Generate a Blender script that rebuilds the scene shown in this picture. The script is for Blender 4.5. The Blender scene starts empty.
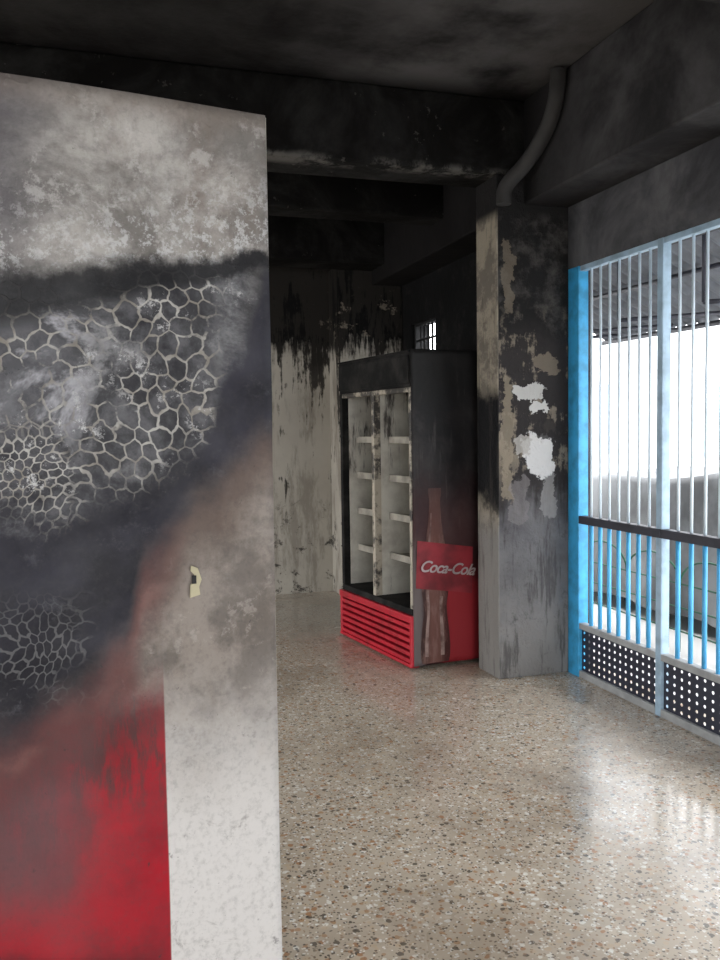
import bpy, bmesh, math, random
from mathutils import Vector, Matrix
random.seed(7)
scene = bpy.context.scene
COL = scene.collection

# ------------------------------------------------------------ node helpers
class S:
    def __init__(s, g, k): s.g=g; s.k=k
    def _m(s,op,a,b=None,c=None): return s.g.math(op,a,b,c)
    def __add__(s,o): return s._m('ADD',s,o)
    def __radd__(s,o): return s._m('ADD',o,s)
    def __sub__(s,o): return s._m('SUBTRACT',s,o)
    def __rsub__(s,o): return s._m('SUBTRACT',o,s)
    def __mul__(s,o): return s._m('MULTIPLY',s,o)
    def __rmul__(s,o): return s._m('MULTIPLY',o,s)
    def __truediv__(s,o): return s._m('DIVIDE',s,o)

class G:
    def __init__(self, name, rough=0.7, metallic=0.0, spec=0.5):
        self.mat=bpy.data.materials.new(name); self.mat.use_nodes=True
        self.nt=self.mat.node_tree; self.nt.nodes.clear()
        self.out=self.nt.nodes.new('ShaderNodeOutputMaterial')
        self.b=self.nt.nodes.new('ShaderNodeBsdfPrincipled')
        self.nt.links.new(self.b.outputs[0],self.out.inputs[0])
        self.b.inputs['Roughness'].default_value=rough
        self.b.inputs['Metallic'].default_value=metallic
        self.b.inputs['Specular IOR Level'].default_value=spec
        tc=self.nt.nodes.new('ShaderNodeTexCoord')
        self.co=S(self,tc.outputs['Object'])
        self.x,self.y,self.z=self.sep(self.co)
    def sep(self,v):
        sep=self.nt.nodes.new('ShaderNodeSeparateXYZ')
        self.put(sep.inputs[0],v)
        return [S(self,sep.outputs[i]) for i in range(3)]
    def put(self,inp,v):
        if isinstance(v,S): self.nt.links.new(v.k,inp)
        elif isinstance(v,(tuple,list)):
            inp.default_value = tuple(v)+(1,) if len(v)==3 and inp.type=='RGBA' else tuple(v)
        else: inp.default_value=v
    def math(self,op,a,b=None,c=None,clamp=False):
        n=self.nt.nodes.new('ShaderNodeMath'); n.operation=op; n.use_clamp=clamp
        for i,v in enumerate((a,b,c)):
            if v is not None: self.put(n.inputs[i],v)
        return S(self,n.outputs[0])
    def clamp(self,a): return self.math('ADD',a,0.0,clamp=True)
    def ss(self,lo,hi,x):
        n=self.nt.nodes.new('ShaderNodeMapRange'); n.interpolation_type='SMOOTHSTEP'
        self.put(n.inputs['Value'],x)
        if isinstance(lo,(int,float)) and isinstance(hi,(int,float)) and lo>hi:
            self.put(n.inputs['From Min'],hi); self.put(n.inputs['From Max'],lo)
            n.inputs['To Min'].default_value=1; n.inputs['To Max'].default_value=0
        else:
            self.put(n.inputs['From Min'],lo); self.put(n.inputs['From Max'],hi)
        return S(self,n.outputs[0])
    def scale(self,v,sx,sy=None,sz=None):
        if sy is None: sy=sz=sx
        n=self.nt.nodes.new('ShaderNodeMapping'); self.put(n.inputs['Vector'],v)
        n.inputs['Scale'].default_value=(sx,sy,sz); return S(self,n.outputs[0])
    def noise(self,sc,detail=4,rough=0.55,dist=0.0,vec=None,col=False,off=0):
        n=self.nt.nodes.new('ShaderNodeTexNoise')
        v=vec if vec is not None else self.co
        if off:
            m=self.nt.nodes.new('ShaderNodeMapping'); self.put(m.inputs['Vector'],v)
            m.inputs['Location'].default_value=(off,off*1.3,off*.7); v=S(self,m.outputs[0])
        self.put(n.inputs['Vector'],v)
        n.inputs['Scale'].default_value=sc; n.inputs['Detail'].default_value=detail
        n.inputs['Roughness'].default_value=rough; n.inputs['Distortion'].default_value=dist
        return S(self,n.outputs['Color' if col else 'Fac'])
    def voro(self,sc,feature='F1',vec=None,out='Distance',rnd=1.0):
        n=self.nt.nodes.new('ShaderNodeTexVoronoi'); n.feature=feature
        self.put(n.inputs['Vector'],vec if vec is not None else self.co)
        n.inputs['Scale'].default_value=sc; n.inputs['Randomness'].default_value=rnd
        return S(self,n.outputs[out])
    def warp(self,amt,sc,detail=2,rough=.5,base=None):
        c=self.noise(sc,detail,rough,col=True)
        n=self.nt.nodes.new('ShaderNodeVectorMath'); n.operation='SUBTRACT'
        self.put(n.inputs[0],c); n.inputs[1].default_value=(.5,.5,.5)
        m=self.nt.nodes.new('ShaderNodeVectorMath'); m.operation='MULTIPLY_ADD'
        self.nt.links.new(n.outputs[0],m.inputs[0]); m.inputs[1].default_value=(amt,)*3
        self.put(m.inputs[2],base if base is not None else self.co)
        return S(self,m.outputs[0])
    def hexedge(self,vec,sc):
        """distance to the nearest edge of a honeycomb lattice in x/z (0 at the edge, .5 at the centre)"""
        x,_,z=self.sep(vec); x=x*sc; z=z*sc
        q=1.7320508
        def fm(a,m): return self.math('FLOORED_MODULO',a,m)
        ax=fm(x,1.0)-.5; az=fm(z,q)-q/2
        bx=fm(x-.5,1.0)-.5; bz=fm(z-q/2,q)-q/2
        da=ax*ax+az*az; db=bx*bx+bz*bz
        sel=self.math('LESS_THAN',da,db); inv=1.0-sel
        gx=self.math('ABSOLUTE',ax*sel+bx*inv); gz=self.math('ABSOLUTE',az*sel+bz*inv)
        return .5-self.math('MAXIMUM',gx,gx*.5+gz*.8660254)
    def mix(self,f,a,b):
        n=self.nt.nodes.new('ShaderNodeMix'); n.data_type='RGBA'
        self.put(n.inputs[0],f); self.put(n.inputs[6],a); self.put(n.inputs[7],b)
        return S(self,n.outputs[2])
    def ramp(self,f,pts,interp='LINEAR'):
        n=self.nt.nodes.new('ShaderNodeValToRGB'); n.color_ramp.interpolation=interp
        self.put(n.inputs[0],f); e=n.color_ramp.elements
        while len(e)<len(pts): e.new(0.5)
        for i,(p,c) in enumerate(pts):
            e[i].position=p
            e[i].color=(c,c,c,1) if isinstance(c,(int,float)) else tuple(c)+(1,)
        return S(self,n.outputs[0])
    def color(self,c): self.put(self.b.inputs['Base Color'],c); return self
    def rough(self,r): self.put(self.b.inputs['Roughness'],r); return self
    def bump(self,h,strength=0.3,dist=0.01):
        n=self.nt.nodes.new('ShaderNodeBump'); n.inputs['Strength'].default_value=strength
        n.inputs['Distance'].default_value=dist; self.put(n.inputs['Height'],h)
        self.nt.links.new(n.outputs[0],self.b.inputs['Normal']); return self

# ------------------------------------------------------------ mesh helpers
def add_obj(name,me,mat=None,parent=None,smooth=False):
    o=bpy.data.objects.new(name,me); COL.objects.link(o)
    if mat: me.materials.append(mat)
    if parent: o.parent=parent
    if smooth:
        for p in me.polygons: p.use_smooth=True
    return o
def empty(name,loc=(0,0,0),rz=0):
    o=bpy.data.objects.new(name,None); COL.objects.link(o); o.location=loc; o.rotation_euler=(0,0,rz)
    o.empty_display_size=.1; return o
def bm_box(bm,x0,x1,y0,y1,z0,z1):
    vs=[bm.verts.new((x,y,z)) for x in (x0,x1) for y in (y0,y1) for z in (z0,z1)]
    for f in ((0,1,3,2),(4,6,7,5),(0,4,5,1),(2,3,7,6),(0,2,6,4),(1,5,7,3)):
        bm.faces.new([vs[i] for i in f])
def boxes(name,lst,mat,parent=None,bevel=0):
    bm=bmesh.new()
    for b in lst: bm_box(bm,*b)
    bmesh.ops.recalc_face_normals(bm,faces=bm.faces)
    me=bpy.data.meshes.new(name); bm.to_mesh(me); bm.free()
    o=add_obj(name,me,mat,parent)
    if bevel:
        m=o.modifiers.new('bevel','BEVEL'); m.width=bevel; m.segments=2; m.limit_method='ANGLE'
    return o
def tube(name,pts,r,mat,parent=None,cyc=False,res=3):
    cu=bpy.data.curves.new(name,'CURVE'); cu.dimensions='3D'; cu.bevel_depth=r; cu.bevel_resolution=res
    cu.use_fill_caps=True
    sp=cu.splines.new('POLY'); sp.points.add(len(pts)-1)
    for p,q in zip(sp.points,pts): p.co=(*q,1)
    sp.use_cyclic_u=cyc
    o=bpy.data.objects.new(name,cu); COL.objects.link(o); cu.materials.append(mat)
    if parent: o.parent=parent
    return o
def bm_cyl(bm,p0,p1,r,n=10):
    p0=Vector(p0);p1=Vector(p1);d=(p1-p0); q=d.to_track_quat('Z','Y')
    A=[];B=[]
    for i in range(n):
        a=2*math.pi*i/n; v=q@Vector((r*math.cos(a),r*math.sin(a),0))
        A.append(bm.verts.new(p0+v)); B.append(bm.verts.new(p1+v))
    for i in range(n):
        j=(i+1)%n; bm.faces.new((A[i],A[j],B[j],B[i]))
    bm.faces.new(A[::-1]); bm.faces.new(B)
def cyls(name,lst,mat,parent=None,n=10):
    bm=bmesh.new()
    for c in lst: bm_cyl(bm,*c,n=n)
    bmesh.ops.recalc_face_normals(bm,faces=bm.faces)
    me=bpy.data.meshes.new(name); bm.to_mesh(me); bm.free()
    return add_obj(name,me,mat,parent,smooth=(n>6))

# ------------------------------------------------------------ materials
def simple(name,c,rough=.6,metal=0,var=.25,sc=12):
    g=G(name,rough,metal); n=g.noise(sc,5)
    c2=tuple(v*(1-var) for v in c)
    return g.color(g.mix(g.ss(.35,.7,n),c,c2)).mat

# terrazzo floor
g=G('terrazzo',.3)
base=g.mix(g.noise(1.3,4),(.53,.43,.32),(.66,.57,.46))
wv=g.warp(.015,40)
def chips(sc,lo,rampk,interp='CONSTANT'):
    c1=g.voro(sc,vec=wv,out='Color'); d1=g.voro(sc,vec=wv)
    r1,r2,_=g.sep(c1)
    return g.ramp(r1,rampk,interp), g.ss(.48,.38,d1)*g.ss(lo,lo+.02,r2)
cc,cm_=chips(46,.42,[(0,(.05,.04,.03)),(.12,(.44,.20,.08)),(.28,(.62,.48,.33)),(.52,(.90,.87,.80)),(.82,(.48,.27,.14)),(.95,(.10,.08,.065))])
colr=g.mix(cm_*.8,base,cc)
cc,cm_=chips(105,.5,[(0,(.05,.04,.035)),(.3,(.36,.22,.13)),(.5,(.92,.9,.84)),(.85,(.2,.14,.1))])
colr=g.mix(cm_*.8,colr,cc)
dirt=g.ss(.46,.70,g.noise(1.6,7,.7,off=5))
colr=g.mix(dirt*.42,colr,(.19,.135,.09))
speck=g.ss(.66,.70,g.noise(24,5,.7,off=13))
colr=g.mix(speck*.7,colr,(.05,.035,.025))
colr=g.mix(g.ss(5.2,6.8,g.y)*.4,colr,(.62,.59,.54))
g.color(colr)
wet=g.ss(.38,.58,g.noise(.9,5,.6,off=2))
g.rough(.32-wet*.20+speck*.2)
g.bump(g.noise(5,4),.05,.004)
M_floor=g.mat

# ceiling soot
g=G('sooty_ceiling',.95,spec=.08)
n=g.noise(1.2,6,.65,.4)
c=g.mix(g.ss(.35,.68,n),(.007,.006,.006),(.026,.025,.024))
slab=g.ss(.6,1.7,g.x+(n-.5)*1.2)*g.ss(4.5,4.2,g.y)*g.ss(2.4,2.7,g.y)*g.ss(.30,.55,g.noise(1.1,6,.6,off=3))
c=g.mix(slab,c,(.095,.091,.09))
c=g.mix(g.ss(4.4,4.6,g.y)*.7,c,(.005,.005,.005))
g.color(c).bump(g.noise(30,5),.4,.01); M_ceil=g.mat
# beams soot
g=G('sooty_beam',.95,spec=.08)
n=g.noise(2.2,7,.68,.6)
c=g.mix(g.ss(.4,.72,n),(.007,.0065,.006),(.028,.027,.026))
c=g.mix(g.ss(.64,.68,g.noise(14,6,.75))*.2,c,(.25,.23,.21))
lip=g.ss(2.925,2.885,g.z+(g.noise(8,5)-.5)*.05)*g.ss(.42,.56,g.noise(5,6,.7,off=6))*g.ss(4.6,4.5,g.y)
c=g.mix(lip*.5,c,(.18,.17,.155))
g.color(c).bump(g.noise(18,6),.5,.012); M_beam=g.mat
# right wall
g=G('sooty_wall',.9,spec=.15)
n=g.noise(1.8,7,.65,.5)
c=g.mix(g.ss(.35,.7,n),(.05,.05,.055),(.14,.14,.147))
c=g.mix(g.ss(4.3,4.9,g.y)*.94,c,g.mix(g.ss(.5,.75,g.noise(4,6,.7)),(.005,.005,.005),(.03,.027,.025)))
g.color(c).bump(g.noise(20,6),.4,.01); M_wallr=g.mat
# back wall
g=G('scorched_plaster',.85,spec=.2)
w=g.noise(5,6,.65)
streak=g.noise(1,6,.7,vec=g.scale(g.co,11,11,1.3))
pale=g.mix(g.noise(3,5),(.62,.585,.51),(.40,.365,.31))
sootc=g.mix(g.ss(.5,.8,g.noise(9,6,.7)),(.005,.005,.005),(.032,.029,.026))
edge=g.z+(w-.5)*.5+(streak-.5)*.9
upper=g.ss(2.02,2.22,edge)
c=g.mix(upper,pale,sootc)
drip=g.ss(.53,.60,streak+(g.z-1.6)*.10+(w-.5)*.35)*g.ss(.25,1.0,g.z)
c=g.mix(g.clamp(drip)*.94,c,(.025,.022,.019))
rust=g.ss(.46,.62,g.noise(1,6,.7,vec=g.scale(g.co,8,8,1.8),off=9))
c=g.mix(rust*.5*g.ss(2.1,1.8,edge),c,(.17,.14,.11))
bl=g.ss(.54,.62,g.noise(5.5,6,.75,.4,off=4))*g.ss(1.3,.3,g.z)
c=g.mix(bl*.9,c,(.04,.035,.032))
fl=g.ss(.58,.64,g.noise(6,6,.75,off=8))*g.ss(2.0,2.2,g.z)*g.ss(2.75,2.5,g.z)*(.1+g.ss(1.95,2.1,g.x)*.6)
c=g.mix(fl,c,(.28,.24,.19))
g.color(c).bump(w,.3,.01); M_back=g.mat
# pillar
g=G('scorched_pillar',.85,spec=.2)
w=g.noise(6,6,.7); w2=g.noise(3,5,.6,off=3)
st=g.noise(1,6,.7,vec=g.scale(g.co,16,16,2),off=2)
wx,_,wz=g.sep(g.warp(.20,9,7,.68))
zz=g.z+(w-.5)*.35
grey=g.mix(g.ss(.3,.7,w2),(.18,.175,.18),(.08,.077,.082))
c=g.mix(g.ss(.1,.9,g.z+(w-.5)*.5),(.24,.23,.22),grey)
c=g.mix(g.ss(.54,.68,g.noise(8,7,.75,off=11))*.6,c,(.055,.05,.05))
c=g.mix(g.ss(.52,.64,st)*.6,c,(.045,.04,.04))
top=g.mix(g.ss(.45,.68,w),(.015,.014,.014),(.07,.066,.062))
c=g.mix(g.ss(.85,1.15,zz+(st-.5)*.6),c,(.035,.031,.031))
c=g.mix(g.ss(1.85,2.1,zz),c,top)
beige=g.mix(g.noise(20,4),(.38,.32,.245),(.18,.155,.125))
bm_=g.ss(.50,.56,w*.6+st*.4+(w2-.5)*.45)*g.ss(1.0,1.3,g.z)*g.ss(2.2,1.9,g.z)
c=g.mix(bm_*.7,c,beige)
def blob(x0,z0,rx,rz,col,k=1.0,soft=.18):
    global c
    dx=(wx-x0)/rx; dz=(wz-z0)/rz
    dx=dx*dx; dz=dz*dz
    d=dx*dx+dz*dz
    c=g.mix(g.ss(1+soft,1-soft,d)*k,c,col)
blob(2.30,2.30,.035,.20,(.24,.20,.15),.5)
blob(2.55,1.82,.10,.05,(.30,.25,.19),.5)
blob(2.29,1.40,.035,.36,(.32,.27,.20),.6)
blob(2.43,1.66,.10,.045,(.52,.51,.49))
blob(2.50,1.57,.06,.035,(.58,.57,.55))
blob(2.50,1.30,.095,.125,(.62,.61,.60))
blob(2.40,1.35,.05,.05,(.42,.40,.37),.8)
blob(2.57,1.45,.10,.05,(.03,.027,.027),.9)
blob(2.56,1.06,.04,.13,(.40,.39,.38),.45)
blob(2.36,1.04,.06,.13,(.24,.22,.22),.5)
lf=g.ss(2.240,2.236,g.x)
lfc=g.mix(g.ss(.45,.6,w),(.34,.30,.235),(.17,.15,.125))
lfc=g.mix(g.ss(1.72,1.6,zz)*g.ss(.9,1.1,zz),lfc,(.010,.010,.011))
lfc=g.mix(g.ss(1.0,.8,zz),lfc,(.23,.22,.205))
lfc=g.mix(g.ss(.52,.64,st)*.5,lfc,(.05,.045,.04))
c=g.mix(lf,c,lfc)
c=g.mix(g.ss(2.62,2.70,g.z),c,(.016,.015,.015))
g.color(c).bump(g.noise(25,6)+g.ss(.4,.6,w),.5,.012); M_pillar=g.mat
# generic plaster
g=G('stained_plaster',.8); n=g.noise(2,6,.65)
c=g.mix(g.ss(.3,.7,n),(.40,.39,.37),(.16,.155,.15))
c=g.mix(g.ss(1.5,2.4,g.z),c,(.025,.025,.025)); g.color(c); M_side=g.mat

M_blue=simple('sky_blue_paint',(.05,.42,.78),.45,var=.35)
M_bar=simple('blue_painted_bars',(.10,.48,.86),.5,var=.3,sc=6)
M_barup=simple('glare_paled_bars',(.70,.82,.90),.5,var=.12,sc=6)  # upper bars: window glare put into the colour as a whitened blue
M_pale=simple('pale_blue_metal',(.38,.53,.66),.5,var=.3)
M_darkmet=simple('charred_metal',(.05,.05,.065),.55,.3)
M_perf=simple('dark_blue_sheet',(.03,.033,.055),.5,.2)
M_sill=simple('dusty_sill',(.38,.39,.39),.7)
M_black=simple('charred_black',(.015,.015,.016),.7)
M_pipe=simple('sooty_pipe_metal',(.035,.033,.032),.8)

# ------------------------------------------------------------ room
boxes('floor',[(-2.8,2.95,-3,7.65,-.12,0)],M_floor)
boxes('ceiling',[(-2.8,2.95,-3,7.65,3.3,3.45)],M_ceil)
XR=2.69; XO=2.85
boxes('wall_right',[
 (XR,XO,-3,.5,0,3.3),(XR,XO,.5,4.45,2.37,3.3),
 (XR,XO,4.45,6.45,0,3.3),(XR,XO,6.45,7.0,0,2.07),(XR,XO,6.45,7.0,2.36,3.3),(XR,XO,7.0,7.65,0,3.3)],M_wallr)
boxes('wall_back',[(-2.8,XR,7.5,7.65,0,3.3)],M_back)
# left wall with a wide open doorway to the yard
boxes('wall_left',[(-2.8,-2.65,-3,3.6,0,3.3),(-2.8,-2.65,6.9,7.5,0,3.3),(-2.8,-2.65,3.6,6.9,2.15,3.3)],M_side)
boxes('wall_front',[(-2.65,-1.9,-3,-2.85,0,3.3),(2.1,XR,-3,-2.85,0,3.3),(-1.9,2.1,-3,-2.85,2.75,3.3)],M_side)
boxes('pillar',[(2.23,XR,4.45,4.72,0,2.88)],M_pillar,bevel=.006)
boxes('corner_pillar',[(2.09,XR,7.2,7.5,0,2.88)],M_back,bevel=.01)
boxes('ceiling_beam',[(-2.65,XR,4.45,4.75,2.88,3.3)],M_beam,bevel=.015)
boxes('ceiling_beam.001',[(-2.65,XR,2.1,2.5,2.88,3.3)],M_ceil,bevel=.015)
boxes('ceiling_beam.002',[(-2.65,XR,6.85,7.2,2.84,3.3)],M_beam,bevel=.015)
boxes('ceiling_beam.003',[(-2.65,XR,5.6,5.85,2.92,3.3)],M_beam,bevel=.015)
g=G('grey_sooty_beam',.92,spec=.1)
n=g.noise(1.6,7,.65,.5)
c=g.mix(g.ss(.35,.7,n),(.026,.025,.026),(.088,.086,.088))
c=g.mix(g.ss(3.7,4.6,g.y+(n-.5)*1.5)*.9,c,(.010,.009,.009)); g.color(c).bump(g.noise(18,6),.4,.01); M_lbeam=g.mat
boxes('lintel_beam',[(2.40,XR,-2.85,4.45,2.72,3.3),(2.40,XR,4.72,7.2,2.72,3.3)],M_lbeam,bevel=.012)
def smoothpath(pts,it=3):
    for _ in range(it):
        q=[pts[0]]
        for a,b in zip(pts,pts[1:]):
            a=Vector(a);b=Vector(b); q+= [tuple(a*.75+b*.25),tuple(a*.25+b*.75)]
        q.append(pts[-1]); pts=q
    return pts
# soot-covered pipe leaves the pillar head diagonally and follows the lintel towards the viewer
tube('conduit_pipe',smoothpath([(2.25,4.40,2.70),(2.25,4.40,2.80),(2.34,4.30,2.90),(2.36,4.12,3.02),(2.36,4.02,3.14),(2.36,4.0,3.29)]),.042,M_pipe,res=5)

# ------------------------------------------------------------ windows with grille
def perf_panel(name,y0,y1,z0,z1,x,nc,nr,parent):
    bm=bmesh.new(); cw=(y1-y0)/nc; ch=(z1-z0)/nr; r=.0085
    for i in range(nc):
        for j in range(nr):
            cy=y0+cw*(i+.5); cz=z0+ch*(j+.5)
            sq=[];ci=[]
            for k in range(8):
                a=math.pi/4*k
                ci.append(bm.verts.new((x,cy+r*math.cos(a),cz+r*math.sin(a))))
                ex=[1,1,0,-1,-1,-1,0,1][k]; ez=[0,1,1,1,0,-1,-1,-1][k]
                sq.append(bm.verts.new((x,cy+ex*cw/2,cz+ez*ch/2)))
            for k in range(8):
                l=(k+1)%8; bm.faces.new((ci[k],ci[l],sq[l],sq[k]))
    bmesh.ops.remove_doubles(bm,verts=bm.verts,dist=1e-4)
    bmesh.ops.recalc_face_normals(bm,faces=bm.faces)
    me=bpy.data.meshes.new(name); bm.to_mesh(me); bm.free()
    return add_obj(name,me,M_perf,parent)
edges=[4.42,3.61,2.80,1.99,1.18,.52]
ZT=2.37
for wi in range(5):
    yb,ya=edges[wi],edges[wi+1]
    W=empty('window_%d'%(wi+1))
    if wi==0: boxes('post_end',[(2.685,2.75,yb-.085,yb+.028,.0,ZT)],M_blue,W,bevel=.004)
    boxes('post',[(2.69,2.74,ya-.022,ya+.022,0,ZT)],M_pale,W,bevel=.004)
    y0,y1=ya+.022,(yb-.085 if wi==0 else yb-.022)
    boxes('head_rail',[(2.695,2.735,y0,y1,ZT-.03,ZT)],M_pale,W,bevel=.003)
    boxes('middle_rail',[(2.685,2.735,y0-.04,y1,.900,.945)],M_darkmet,W,bevel=.003)
    boxes('lower_rail',[(2.69,2.735,y0,y1,.285,.32)],M_sill,W,bevel=.003)
    boxes('bottom_rail',[(2.69,2.74,y0,y1,0,.04)],M_sill,W,bevel=.003)
    nb=7; L=[]; U=[]
    for k in range(1,nb+1):
        y=y0+(y1-y0)*k/(nb+1)
        U.append(((2.715,y,.945),(2.715,y,ZT-.03),.0075))
        L.append(((2.715,y,.32),(2.715,y,.90),.0115))
    cyls('bars_upper',U,M_barup,W); cyls('bars_lower',L,M_bar,W)
    perf_panel('perforated_sheet',y0,y1,.04,.285,2.71,14,6,W)
W=empty('window_6')
boxes('frame',[(2.72,2.76,6.45,6.475,2.07,2.36),(2.72,2.76,6.975,7.0,2.07,2.36),(2.72,2.76,6.475,6.975,2.07,2.09),(2.72,2.76,6.475,6.975,2.34,2.36)],M_black,W)
cyls('bars',[((2.74,6.475+.5*k/6,2.09),(2.74,6.475+.5*k/6,2.34),.010) for k in range(1,6)]+[((2.74,6.475,2.22),(2.74,6.975,2.22),.010)],M_black,W)

# ------------------------------------------------------------ foreground cooler side material
D1=.75
g=G('heat_blistered_panel',.6,spec=.3)
s=D1-g.x; z=g.z
w=g.noise(7,6,.70)-.5; wl=g.noise(2.8,4,.55,.3,off=3)-.5; fine=g.noise(60,4,.7)
zw=z+w*.14+wl*.07
sn=s/D1
pale=g.mix(g.ss(.3,.75,g.noise(5,6,.7,.5)),(.60,.58,.56),(.38,.35,.31))
pale=g.mix(g.ss(1.10,.70,zw),pale,(.62,.60,.58))
c=pale
n6=g.noise(5,7,.72,.5,off=6)
brown=g.ss(.76,1.08,zw)*g.ss(.24,.56,n6+.14)
c=g.mix(brown*.87,c,g.mix(g.ss(.4,.6,g.noise(9,6,.7,off=44)),(.11,.088,.073),(.25,.212,.182)))
c=g.mix(g.ss(.56,.66,g.noise(8,7,.78,.6,off=12))*g.ss(1.35,.75,z)*.6,c,(.22,.20,.19))
c=g.mix(g.ss(.62,.68,g.noise(28,6,.8,off=15))*g.ss(1.2,.6,z)*.6,c,(.12,.11,.11))
c=g.mix(g.ss(.57,.63,g.noise(13,6,.75,off=55))*g.ss(1.4,1.2,z)*g.ss(.8,.95,z)*.4,c,(.44,.40,.36))
# red print
redc=g.mix(g.ss(.35,.7,g.noise(5,5,.65)),(.38,.007,.018),(.22,.010,.018))
redst=g.noise(1,7,.78,vec=g.scale(g.co,20,20,4.5))
redc=g.mix(g.ss(.44,.58,redst)*g.ss(.66,.90,z+wl*.3)*.85,redc,(.08,.035,.035))
redc=g.mix(g.ss(.27,.40,s+w*.10)*g.ss(.58,.80,z+wl*.35)*.8,redc,(.12,.062,.066))
redc=g.mix(g.ss(.84,.96,zw)*.6,redc,(.06,.028,.028))
redc=g.mix(g.ss(.64,.55,z+wl*.2+w*.08)*g.ss(.2,.27,s+w*.05)*.9,redc,(.022,.009,.011))
rm=g.ss(.203,.206,s)*g.ss(1.10,.96,zw)
c=g.mix(rm,c,redc)
scr=g.ss(.66,.80,g.noise(1,5,.8,vec=g.scale(g.co,60,60,7)))*.4
c=g.mix(scr*rm,c,(.45,.25,.25))
# swathe limits
zb=g.ramp(sn,[(0,1.44/2),(.17,1.33/2),(.30,1.22/2),(.36,1.09/2),(.45,1.02/2),(.62,.955/2)],'EASE')*2
zu=g.ramp(sn,[(0,1.72/2),(.08,1.58/2),(.18,1.43/2),(.33,1.34/2),(.62,1.31/2)],'EASE')*2
halo=g.ss(-.15,-.015,zw-zb)*g.ss(.08,.01,zw-zb)
halocol=g.mix(g.ss(.14,.24,s),(.12,.084,.070),(.11,.04,.038))
c=g.mix(halo*.82,c,halocol)
edgehot=g.ss(.03,.0,g.math('ABSOLUTE',z+wl*.07+w*.08-zb+.035))*g.ss(.12,.3,s)*g.ss(.4,.6,g.noise(6,5,off=81))
c=g.mix(edgehot*.22,c,(.42,.20,.17))
upz=g.ss(-.04,.07,zw-zb)
dark=g.mix(g.ss(.35,.7,g.noise(4,6,.65,.5,off=9)),(.009,.009,.014),(.030,.030,.044))
dark=g.mix(g.ss(.55,.7,g.noise(14,7,.78,off=19))*.5,dark,(.08,.08,.095))
dark=g.mix(g.ss(.60,.72,g.noise(4,6,.7,off=61))*.5,dark,(.085,.078,.085))
c=g.mix(upz*.98,c,dark)
# blistered field
field=g.ss(-.03,.06,zw-zu+w*.1)
fg=g.mix(g.ss(.40,.60,g.noise(5,7,.74,.5,off=2)),(.035,.035,.041),(.24,.24,.25))
fg=g.mix(g.ss(.27,.38,s+w*.2)*g.ss(1.40,1.48,z+wl*.2)*g.ss(.28,.46,g.noise(6,7,.74,off=33)),fg,(.42,.42,.45))
vw=g.warp(.085,7,2); vw=g.warp(.03,22,3,base=vw)
e1=g.hexedge(vw,31); e2=g.hexedge(vw,56)
small=g.ss(.33,.37,s+wl*.3)*g.ss(1.50,1.44,z+w*.1)
th=.01+g.noise(9,5,.65,off=40)*.10
crk=g.mix(small,g.math('SUBTRACT',1.0,g.ss(th*.6,th*1.3,e1)),g.math('SUBTRACT',1.0,g.ss(th*.8,th*1.7,e2)))
crkS=g.math('MULTIPLY',crk,g.ss(.36,.46,g.noise(11,5,.65,off=71)))
cm=g.ss(.44,.52,g.noise(5.5,6,.65,.3,off=20)+.04)
cellzone=g.ss(.06,.12,s+w*.12)
inside=g.mix(g.ss(.4,.66,g.noise(14,6,.7)),(.014,.014,.018),(.11,.11,.12))
fg=g.mix(cm*cellzone*.85,fg,inside)
crcol=g.mix(g.ss(.35,.65,g.noise(16,4)),(.47,.46,.43),(.24,.22,.19))
fg=g.mix(crkS*(cm*.8+.2)*cellzone*.92,fg,crcol)
fleck=g.ss(.55,.62,g.noise(34,7,.82,off=7))*g.ss(.46,.58,g.noise(6,5,.6,off=30))
fg=g.mix(fleck*.9,fg,(.60,.60,.60))
fg=g.mix(g.ss(.07,.0,s+w*.08)*.8,fg,(.06,.056,.052))
c=g.mix(field,c,fg)
lowz=g.ss(.29,.36,s+w*.15)*g.ss(1.0,1.06,z)*g.ss(1.22,1.12,z+w*.1)*g.ss(.4,.5,g.noise(7,4,off=50))
c=g.mix(crkS*lowz*.38,c,(.24,.24,.24))
# band
zc=1.66+(.45-s)*.21
bw=.014+s*.055
zq=z+w*.09+wl*.03
bd=g.math('ABSOLUTE',zq-zc)
top=g.ss(0,.02,zq-zc)
tn=g.noise(5,7,.72,.3,off=14)
tc=g.mix(g.ss(.36,.62,tn),(.46,.44,.415),(.19,.178,.165))
tc=g.mix(g.ss(.43,.66,g.noise(3,6,.68,.3,off=17))*.8,tc,(.19,.152,.125))
tc=g.mix(g.ss(.32,.44,s+wl*.2+w*.1)*.7,tc,(.075,.07,.085))
tc=g.mix(g.ss(.54,.62,g.noise(10,7,.78,off=24))*.5,tc,(.55,.53,.51))
tc=g.mix(g.ss(.50,.58,g.noise(45,7,.82,off=4))*g.ss(.20,.03,z-zc)*.85,tc,(.56,.56,.56))
tc=g.mix(g.ss(1.94,2.0,z+w*.06)*.6,tc,(.20,.165,.14))
c=g.mix(top,c,tc)
c=g.mix(g.math('SUBTRACT',1.0,g.ss(bw*.5,bw*1.6,bd))*.97,c,(.010,.010,.012))
c=g.mix(g.ss(.64,.68,g.noise(30,7,.78,off=22))*.6,c,(.03,.03,.03))
c=g.mix(g.ss(.45,.75,g.noise(90,4,.7,off=77))*.25,c,(.05,.05,.05))
g.color(c)
g.rough(.5+.3*g.ss(.3,.7,g.noise(8,4)))
g.bump(crkS*cm*field+fine*.4,.3,.004)
M_blister=g.mat

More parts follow.
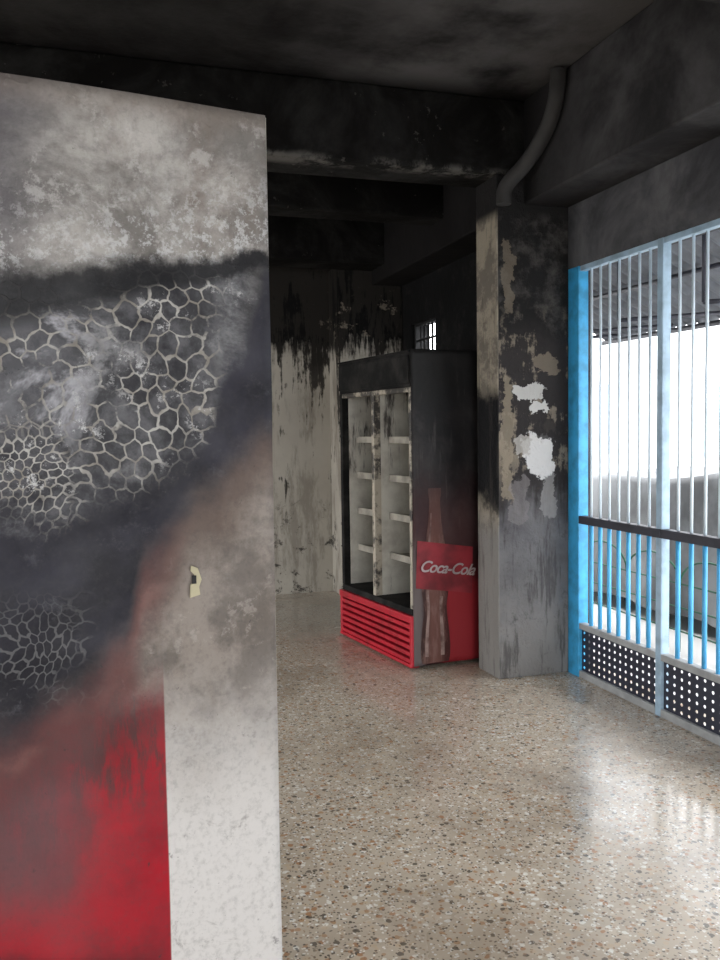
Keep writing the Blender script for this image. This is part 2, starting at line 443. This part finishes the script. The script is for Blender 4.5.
# far cooler printed side
def print_bg(g):
    x=g.x; z=g.z; w=g.noise(5,6,.65)-.5; st=g.noise(1,5,.7,vec=g.scale(g.co,18,18,2))
    c=g.mix(g.ss(.4,.75,g.noise(3,6,.6,.6)),(.012,.011,.012),(.050,.045,.045))
    c=g.mix(g.ss(.56,.72,st)*.5,c,(.10,.09,.087))
    c=g.mix(g.ss(1.5,1.8,z+w*.4)*.8,c,(.008,.008,.008))
    c=g.mix(g.ss(1.3,.8,z+w*.5)*.35,c,(.12,.03,.03))
    c=g.mix(g.ss(.17,.26,x+w*.10)*g.ss(.66,.46,z+w*.25)*.9,c,(.34,.022,.03))
    c=g.mix(g.ss(.09,.04,x+w*.06)*g.ss(.9,.5,z)*.6,c,(.20,.18,.175))
    return c
g=G('printed_scorched_side',.6,spec=.3)
g.color(print_bg(g)).bump(g.noise(7,4),.3,.02); M_print=g.mat
g=G('printed_bottle',.6,spec=.3)
bgc=print_bg(g); xr=g.math('ABSOLUTE',g.x-.150)
bc=g.mix(g.ss(.02,.08,xr),(.17,.075,.06),(.045,.018,.015))
bc=g.mix(g.ss(.45,.65,g.noise(1,6,.7,vec=g.scale(g.co,22,22,5)))*.6,bc,(.26,.15,.125))
fade=g.ss(1.25,.6,g.z+(g.noise(6,5)-.5)*.4)*.65+.25
g.color(g.mix(g.clamp(fade),bgc,bc)); M_bottle=g.mat
g=G('printed_glint',.6,spec=.3)
gn=g.ss(.3,.6,g.noise(9,5))
g.color(g.mix(g.clamp((g.ss(1.2,.4,g.z)*.5+.15)*gn),bc and (.09,.04,.033),(.50,.36,.32))) ; M_bhl=g.mat if False else None
g=G('printed_glint_foil',.6,spec=.3)
g.color(g.mix(g.clamp((g.ss(1.2,.4,g.z)*.5+.2)*g.ss(.3,.6,g.noise(9,5))),(.09,.04,.033),(.46,.33,.29))); M_bhl=g.mat

g=G('red_enamel',.4); w=g.noise(8,6,.65)
c=g.mix(g.ss(.4,.8,w),(.50,.012,.03),(.28,.012,.02)); g.color(c); M_red=g.mat
g=G('cooler_interior',.6); w=g.noise(6,6,.65); st=g.noise(1,5,.7,vec=g.scale(g.co,14,14,2))
c=g.mix(g.ss(.35,.75,w),(.66,.64,.57),(.44,.41,.36)); c=g.mix(g.ss(.53,.66,st+(g.z-1.3)*.15),c,(.07,.062,.055)); g.color(c); M_int=g.mat
g=G('cooler_trim',.5); w=g.noise(9,6,.7); st=g.noise(1,5,.7,vec=g.scale(g.co,14,14,3))
c=g.mix(g.ss(.42,.58,w+(g.z-1.2)*.12),(.46,.41,.33),(.05,.045,.04)); g.color(c); M_trim=g.mat
g=G('charred_casing',.8,spec=.2); w=g.noise(5,6,.65)
c=g.mix(g.ss(.4,.7,w),(.007,.007,.007),(.032,.03,.028)); g.color(c); M_char=g.mat
M_shelf=simple('smoked_shelf',(.42,.39,.33),.5,var=.5,sc=8)
M_logo=simple('scorched_red_badge',(.34,.026,.038),.6,var=.6,sc=5)
M_script=simple('faded_white_script',(.48,.39,.38),.6,var=.4,sc=7)

def side_sheet(name,D,z0,z1,y,mat,parent,warpf=None,nx=24,nz=60):
    bm=bmesh.new(); G_=[]
    for i in range(nx+1):
        col=[]
        for j in range(nz+1):
            X=D*i/nx; Z=z0+(z1-z0)*j/nz
            dy=warpf(X,Z) if warpf else 0
            col.append(bm.verts.new((X,y-dy,Z)))
        G_.append(col)
    for i in range(nx):
        for j in range(nz):
            bm.faces.new((G_[i][j],G_[i+1][j],G_[i+1][j+1],G_[i][j+1]))
    me=bpy.data.meshes.new(name); bm.to_mesh(me); bm.free()
    o=add_obj(name,me,mat,parent,smooth=True)
    m=o.modifiers.new('sol','SOLIDIFY'); m.thickness=.004; m.offset=1
    return o

def cooler(name,loc,rz,D,Wd,H,side_mat,fg=False):
    P=empty(name,loc,rz); t=.03; bh=.33
    boxes('base_body',[(.03,D-.01,.012,Wd-.01,.03,bh-.03)],M_char,P)
    lou=[(-.012,.035,.01,Wd-.01,.035+k*.042,.035+k*.042+.026) for k in range(6)]
    boxes('louvre_slats',lou,M_red,P,bevel=.005)
    boxes('base_trim',[(-.02,.05,.0,Wd,.285,bh),(-.02,.04,0,Wd,.012,.034),(-.015,.04,0,.03,.012,.3),(-.015,.04,Wd-.03,Wd,.012,.3)],M_red,P,bevel=.006)
    boxes('feet',[(.05,.10,.05,.10,0,.03),(D-.12,D-.07,.05,.10,0,.03),(.05,.10,Wd-.1,Wd-.05,0,.03),(D-.12,D-.07,Wd-.1,Wd-.05,0,.03)],M_black,P)
    boxes('deck',[(0,D-.02,.015,Wd-.015,bh,bh+.04)],M_char,P,bevel=.004)
    z0=bh+.04; zt=H-.22
    boxes('back_wall',[(D-.05,D-.01,.02,Wd-.02,z0,zt)],M_int,P)
    boxes('inner_walls',[(.05,D-.05,.02,.02+t,z0,zt),(.05,D-.05,Wd-.02-t,Wd-.02,z0,zt)],M_int,P)
    boxes('door_frame',[(-.0,.05,.012,.04,z0,zt),(0,.05,Wd/2-.02,Wd/2+.02,z0,zt),(0,.05,.04,Wd/2-.02,zt-.03,zt),(0,.05,Wd/2+.02,Wd-.05,zt-.03,zt)],M_trim,P,bevel=.004)
    boxes('hinge_frame',[(0,.05,Wd-.05,Wd-.012,z0,zt)],M_char,P,bevel=.004)
    boxes('inner_divider',[(.05,D-.05,Wd/2-.012,Wd/2+.012,z0,zt)],M_int,P)
    sh=[]
    for zz in (.62,.88,1.13,1.38):
        for ya,yb in ((.052,Wd/2-.013),(Wd/2+.013,Wd-.052)):
            sh.append((.12,D-.052,ya,yb,zz,zz+.014)); sh.append((.11,.12,ya,yb,zz-.012,zz+.032))
    boxes('shelves',sh,M_shelf,P)
    boxes('header_box',[(.0,D-.01,.012,Wd-.012,zt,H-.01)],M_char,P,bevel=.006)
    boxes('header_sign',[(-.012,-.001,.02,Wd-.02,zt+.02,H-.03)],M_char,P,bevel=.004)
    boxes('top_cap',[(-.01,D-.003,.014,Wd-.005,H-.012,H)],M_char,P,bevel=.003)
    if fg:
        side_sheet('side_panel',D,.02,H+.003,.008,side_mat,P,lambda X,Z:.004*math.sin(X*9+Z*5)*math.sin(Z*7)**2,40,100)
        boxes('edge_trim',[(D-.002,D+.002,.008,.03,.02,H)],M_shelf,P,bevel=.001)
        bm=bmesh.new()
        pts=[(.0,0),(.022,.004),(.02,.018),(.026,.03),(.018,.05),(.004,.055),(.002,.046),(.010,.040),(.009,.026),(.001,.022)]
        vs=[bm.verts.new((D-.158+a*.8,-.004,1.170+b)) for a,b in pts]; f=bm.faces.new(vs)
        r=bmesh.ops.extrude_face_region(bm,geom=[f]); 
        for e in r['geom']:
            if isinstance(e,bmesh.types.BMVert): e.co.y-=.003
        bmesh.ops.recalc_face_normals(bm,faces=bm.faces)
        me=bpy.data.meshes.new('sticker_residue'); bm.to_mesh(me); bm.free()
        add_obj('sticker_residue',me,simple('yellowed_sticker',(.56,.51,.34),.7),P)
        boxes('keyhole',[(D-.154,D-.147,-.009,-.006,1.194,1.208)],M_black,P)
    else:
        wf=lambda X,Z:.004+.018*math.exp(-((X-.40)/.09)**2)*math.exp(-((Z-.15)/.35)**2)+.012*abs(math.sin(X*9+Z*2.0))*math.exp(-((Z-1.2)/.7)**2)*.8
        side_sheet('side_panel',D,.02,H+.004,.008,side_mat,P,wf)
        # printed graphics are thin foils that follow the warped sheet
        def flat(nm,rows,mat,off):
            bm=bmesh.new(); R=[]; N=16
            for (zz,xa,xb) in rows:
                R.append([bm.verts.new((xa+(xb-xa)*k/N,.008-wf(xa+(xb-xa)*k/N,zz)-off,zz)) for k in range(N+1)])
            for i in range(len(R)-1):
                for k in range(N): bm.faces.new((R[i][k],R[i][k+1],R[i+1][k+1],R[i+1][k]))
            me=bpy.data.meshes.new(nm); bm.to_mesh(me); bm.free(); return add_obj(nm,me,mat,P,True)
        prof=[(0,.092),(.03,.102),(.10,.104),(.20,.096),(.30,.082),(.36,.080),(.42,.092),(.50,.100),(.58,.098),(.66,.084),(.76,.064),(.86,.046),(.96,.038),(1.02,.038),(1.03,.044),(1.07,.044)]
        bx=.150
        def interp(h):
            for (a,ra),(b,rb) in zip(prof,prof[1:]):
                if a<=h<=b: return ra+(rb-ra)*(h-a)/(b-a)
            return prof[-1][1]
        hs=[1.07*i/50 for i in range(51)]
        flat('bottle_print',[(.03+h,bx-interp(h),bx+interp(h)) for h in hs],M_bottle,.0075)
        flat('bottle_glint_print',[(.03+h,bx-interp(h)*.72,bx-interp(h)*.5) for h in hs[2:44]],M_bhl,.0088)
        flat('bottle_glint_print_b',[(.03+h,bx+interp(h)*.35,bx+interp(h)*.6) for h in hs[2:20]],M_bhl,.0088)
        rows=[]
        for i in range(21):
            v=i/20; rows.append((.47+.29*v,.012+.012*v,.405+.012*v))
        bo=flat('badge_print',rows,M_logo,.012)
        for v_ in bo.data.vertices: v_.co.z-= (v_.co.x-.2)*.16
        cu=bpy.data.curves.new('badge_script','FONT'); cu.body='Coca-Cola'; cu.size=.098; cu.shear=.4; cu.extrude=.0008; cu.offset=.0015; cu.space_character=.92
        cu.materials.append(M_script)
        o=bpy.data.objects.new('badge_script',cu); COL.objects.link(o); o.parent=P
        o.location=(.025,-.026,.605); o.rotation_euler=(math.pi/2,math.radians(8),0)
    return P
cooler('beverage_cooler',(-.428,1.3915,0),math.radians(8.7),D1,1.05,2.0,M_blister,True)
cooler('beverage_cooler.001',(1.84,4.80,0),math.radians(8.0),.64,1.05,1.93,M_print,False)

# ------------------------------------------------------------ exterior
g=G('street_concrete',.8); g.color(g.mix(g.noise(.6,5),(.66,.65,.63),(.5,.49,.48))); M_street=g.mat
boxes('street_ground',[(2.85,40,-30,45,-.2,-.06)],M_street)
boxes('street_ground.001',[(-30,2.84,-30,-3.0,-.2,-.06)],M_street)
boxes('yard_ground',[(-30,-2.81,-2.99,40,-.2,-.03)],M_street)
M_white=simple('white_render',(.82,.83,.85),.8,var=.06,sc=1)
N=empty('neighbour_building')
boxes('facade',[(11,11.4,-6,26,-.06,7)],M_white,N)
boxes('shutters',[(10.94,11,y,y+1.6,.9,2.4) for y in (4,8,12,16)],M_pale,N)
# corrugated canopy
bm=bmesh.new(); A=[];n=160
for i in range(n+1):
    y=2.4+3.4*i/n; dz=.022*math.sin(i*math.pi/2.0*.8)
    A.append([bm.verts.new((2.90+t*.95,y,2.62-.50*t+dz)) for t in (0,.33,.66,1)])
for i in range(n):
    for k in range(3): bm.faces.new((A[i][k],A[i+1][k],A[i+1][k+1],A[i][k+1]))
me=bpy.data.meshes.new('sheet'); bm.to_mesh(me); bm.free()
C=empty('corrugated_canopy')
o=add_obj('sheet',me,simple('canopy_metal',(.20,.21,.23),.6,.2),C,True)
o.modifiers.new('s','SOLIDIFY').thickness=.004
cyls('struts',[((2.86,y,2.05),(3.75,y,2.13),.012) for y in (2.8,3.5,4.2,4.9,5.5)]+[((3.8,2.4,2.10),(3.8,5.8,2.10),.018),((3.35,2.4,2.34),(3.35,5.8,2.34),.014)]+[((2.86,y,2.6),(2.86,y,2.05),.012) for y in (2.8,3.5,4.2,4.9,5.5)],M_darkmet,C)

# tarpaulin-covered stall
T=empty('tarpaulin_covered_stall')
bm=bmesh.new(); nu,nv=80,60; Gd=[]
X0,X1,Y0,Y1=4.25,5.9,4.3,8.6
for i in range(nu+1):
    row=[]
    for j in range(nv+1):
        u=i/nu; v=j/nv
        ex=0.14; 
        def edge(p):
            if p<ex: return 0,(ex-p)/ex
            if p>1-ex: return 1,(p-1+ex)/ex
            return (p-ex)/(1-2*ex),0
        a,hu=edge(u); b,hv=edge(v); h=max(hu,hv)
        ytop=Y0+(Y1-Y0)*a; ridge=1.22-.07*(ytop-Y0)-.10*abs(b-.5)+.05*math.sin(ytop*3.1)*.6
        fold=.05*math.sin(ytop*7)*h+.05*math.sin(b*14)*h
        x=X0+(X1-X0)*b+(fold+(.12*h))*(-1 if hv>0 and b<.5 else (1 if hv>0 else 0))
        y=ytop+(fold+.12*h)*(-1 if hu>0 and a<.5 else (1 if hu>0 else 0))
        zt_=ridge*(1-h)+.05*h
        row.append(bm.verts.new((x,y,zt_)))
    Gd.append(row)
for i in range(nu):
    for j in range(nv): bm.faces.new((Gd[i][j],Gd[i+1][j],Gd[i+1][j+1],Gd[i][j+1]))
bmesh.ops.recalc_face_normals(bm,faces=bm.faces)
me=bpy.data.meshes.new('tarpaulin'); bm.to_mesh(me); bm.free()
add_obj('tarpaulin',me,simple('grey_tarpaulin',(.24,.25,.26),.7,var=.7,sc=1.8),T,True)
cyls('legs',[((x,y,-.06),(x,y,.6),.03) for x in (4.45,5.7) for y in (4.6,6.4,8.2)],M_darkmet,T)

# low green wire fence along the kerb
F=empty('green_wire_fence')
M_green=simple('green_wire',(.02,.11,.06),.6)
fx=3.75; rods=[]
for k in range(31):
    y=3.6+k*.12
    rods.append(((fx,y,-.06),(fx,y,.40),.0055))
for zz in (.08,.24,.40): rods.append(((fx,3.6,zz),(fx,7.2,zz),.0055))
cyls('wires',rods,M_green,F,n=6)
for k in range(6):
    y0=3.6+k*.6
    tube('arch_wire',[(fx,y0+.3-.3*math.cos(a*math.pi/14),.40+.18*math.sin(a*math.pi/14)) for a in range(15)],.007,M_green,F)

# ------------------------------------------------------------ light
w=bpy.data.worlds.new('World'); scene.world=w; w.use_nodes=True
bg=w.node_tree.nodes['Background']; bg.inputs[0].default_value=(.97,.98,1,1); bg.inputs[1].default_value=6.6
def portal(name,loc,rot,sx,sy):
    l=bpy.data.lights.new(name,'AREA'); l.shape='RECTANGLE'; l.size=sx; l.size_y=sy; l.cycles.is_portal=True
    o=bpy.data.objects.new(name,l); COL.objects.link(o); o.location=loc; o.rotation_euler=rot
portal('sky_portal_side',(2.84,2.47,1.2),(0,math.radians(90),0),2.4,3.95)
portal('sky_portal_front',(.1,-2.92,1.37),(math.radians(90),0,0),4.0,2.75)
portal('sky_portal_yard',(-2.79,5.25,1.08),(0,math.radians(-90),0),2.15,3.3)

# ------------------------------------------------------------ camera
cd=bpy.data.cameras.new('camera'); cam=bpy.data.objects.new('camera',cd); COL.objects.link(cam)
cd.sensor_width=36; cd.sensor_fit='AUTO'; cd.lens=860*36/960
cam.matrix_world=Matrix.Translation((0,0,1.45))@Matrix.Rotation(math.radians(-17.5),4,'Z')@Matrix.Rotation(math.radians(90-3.25),4,'X')@Matrix.Rotation(math.radians(-.8),4,'Z')
cd.clip_start=.05
scene.camera=cam
scene.view_settings.view_transform='Standard'
scene.view_settings.look='None'
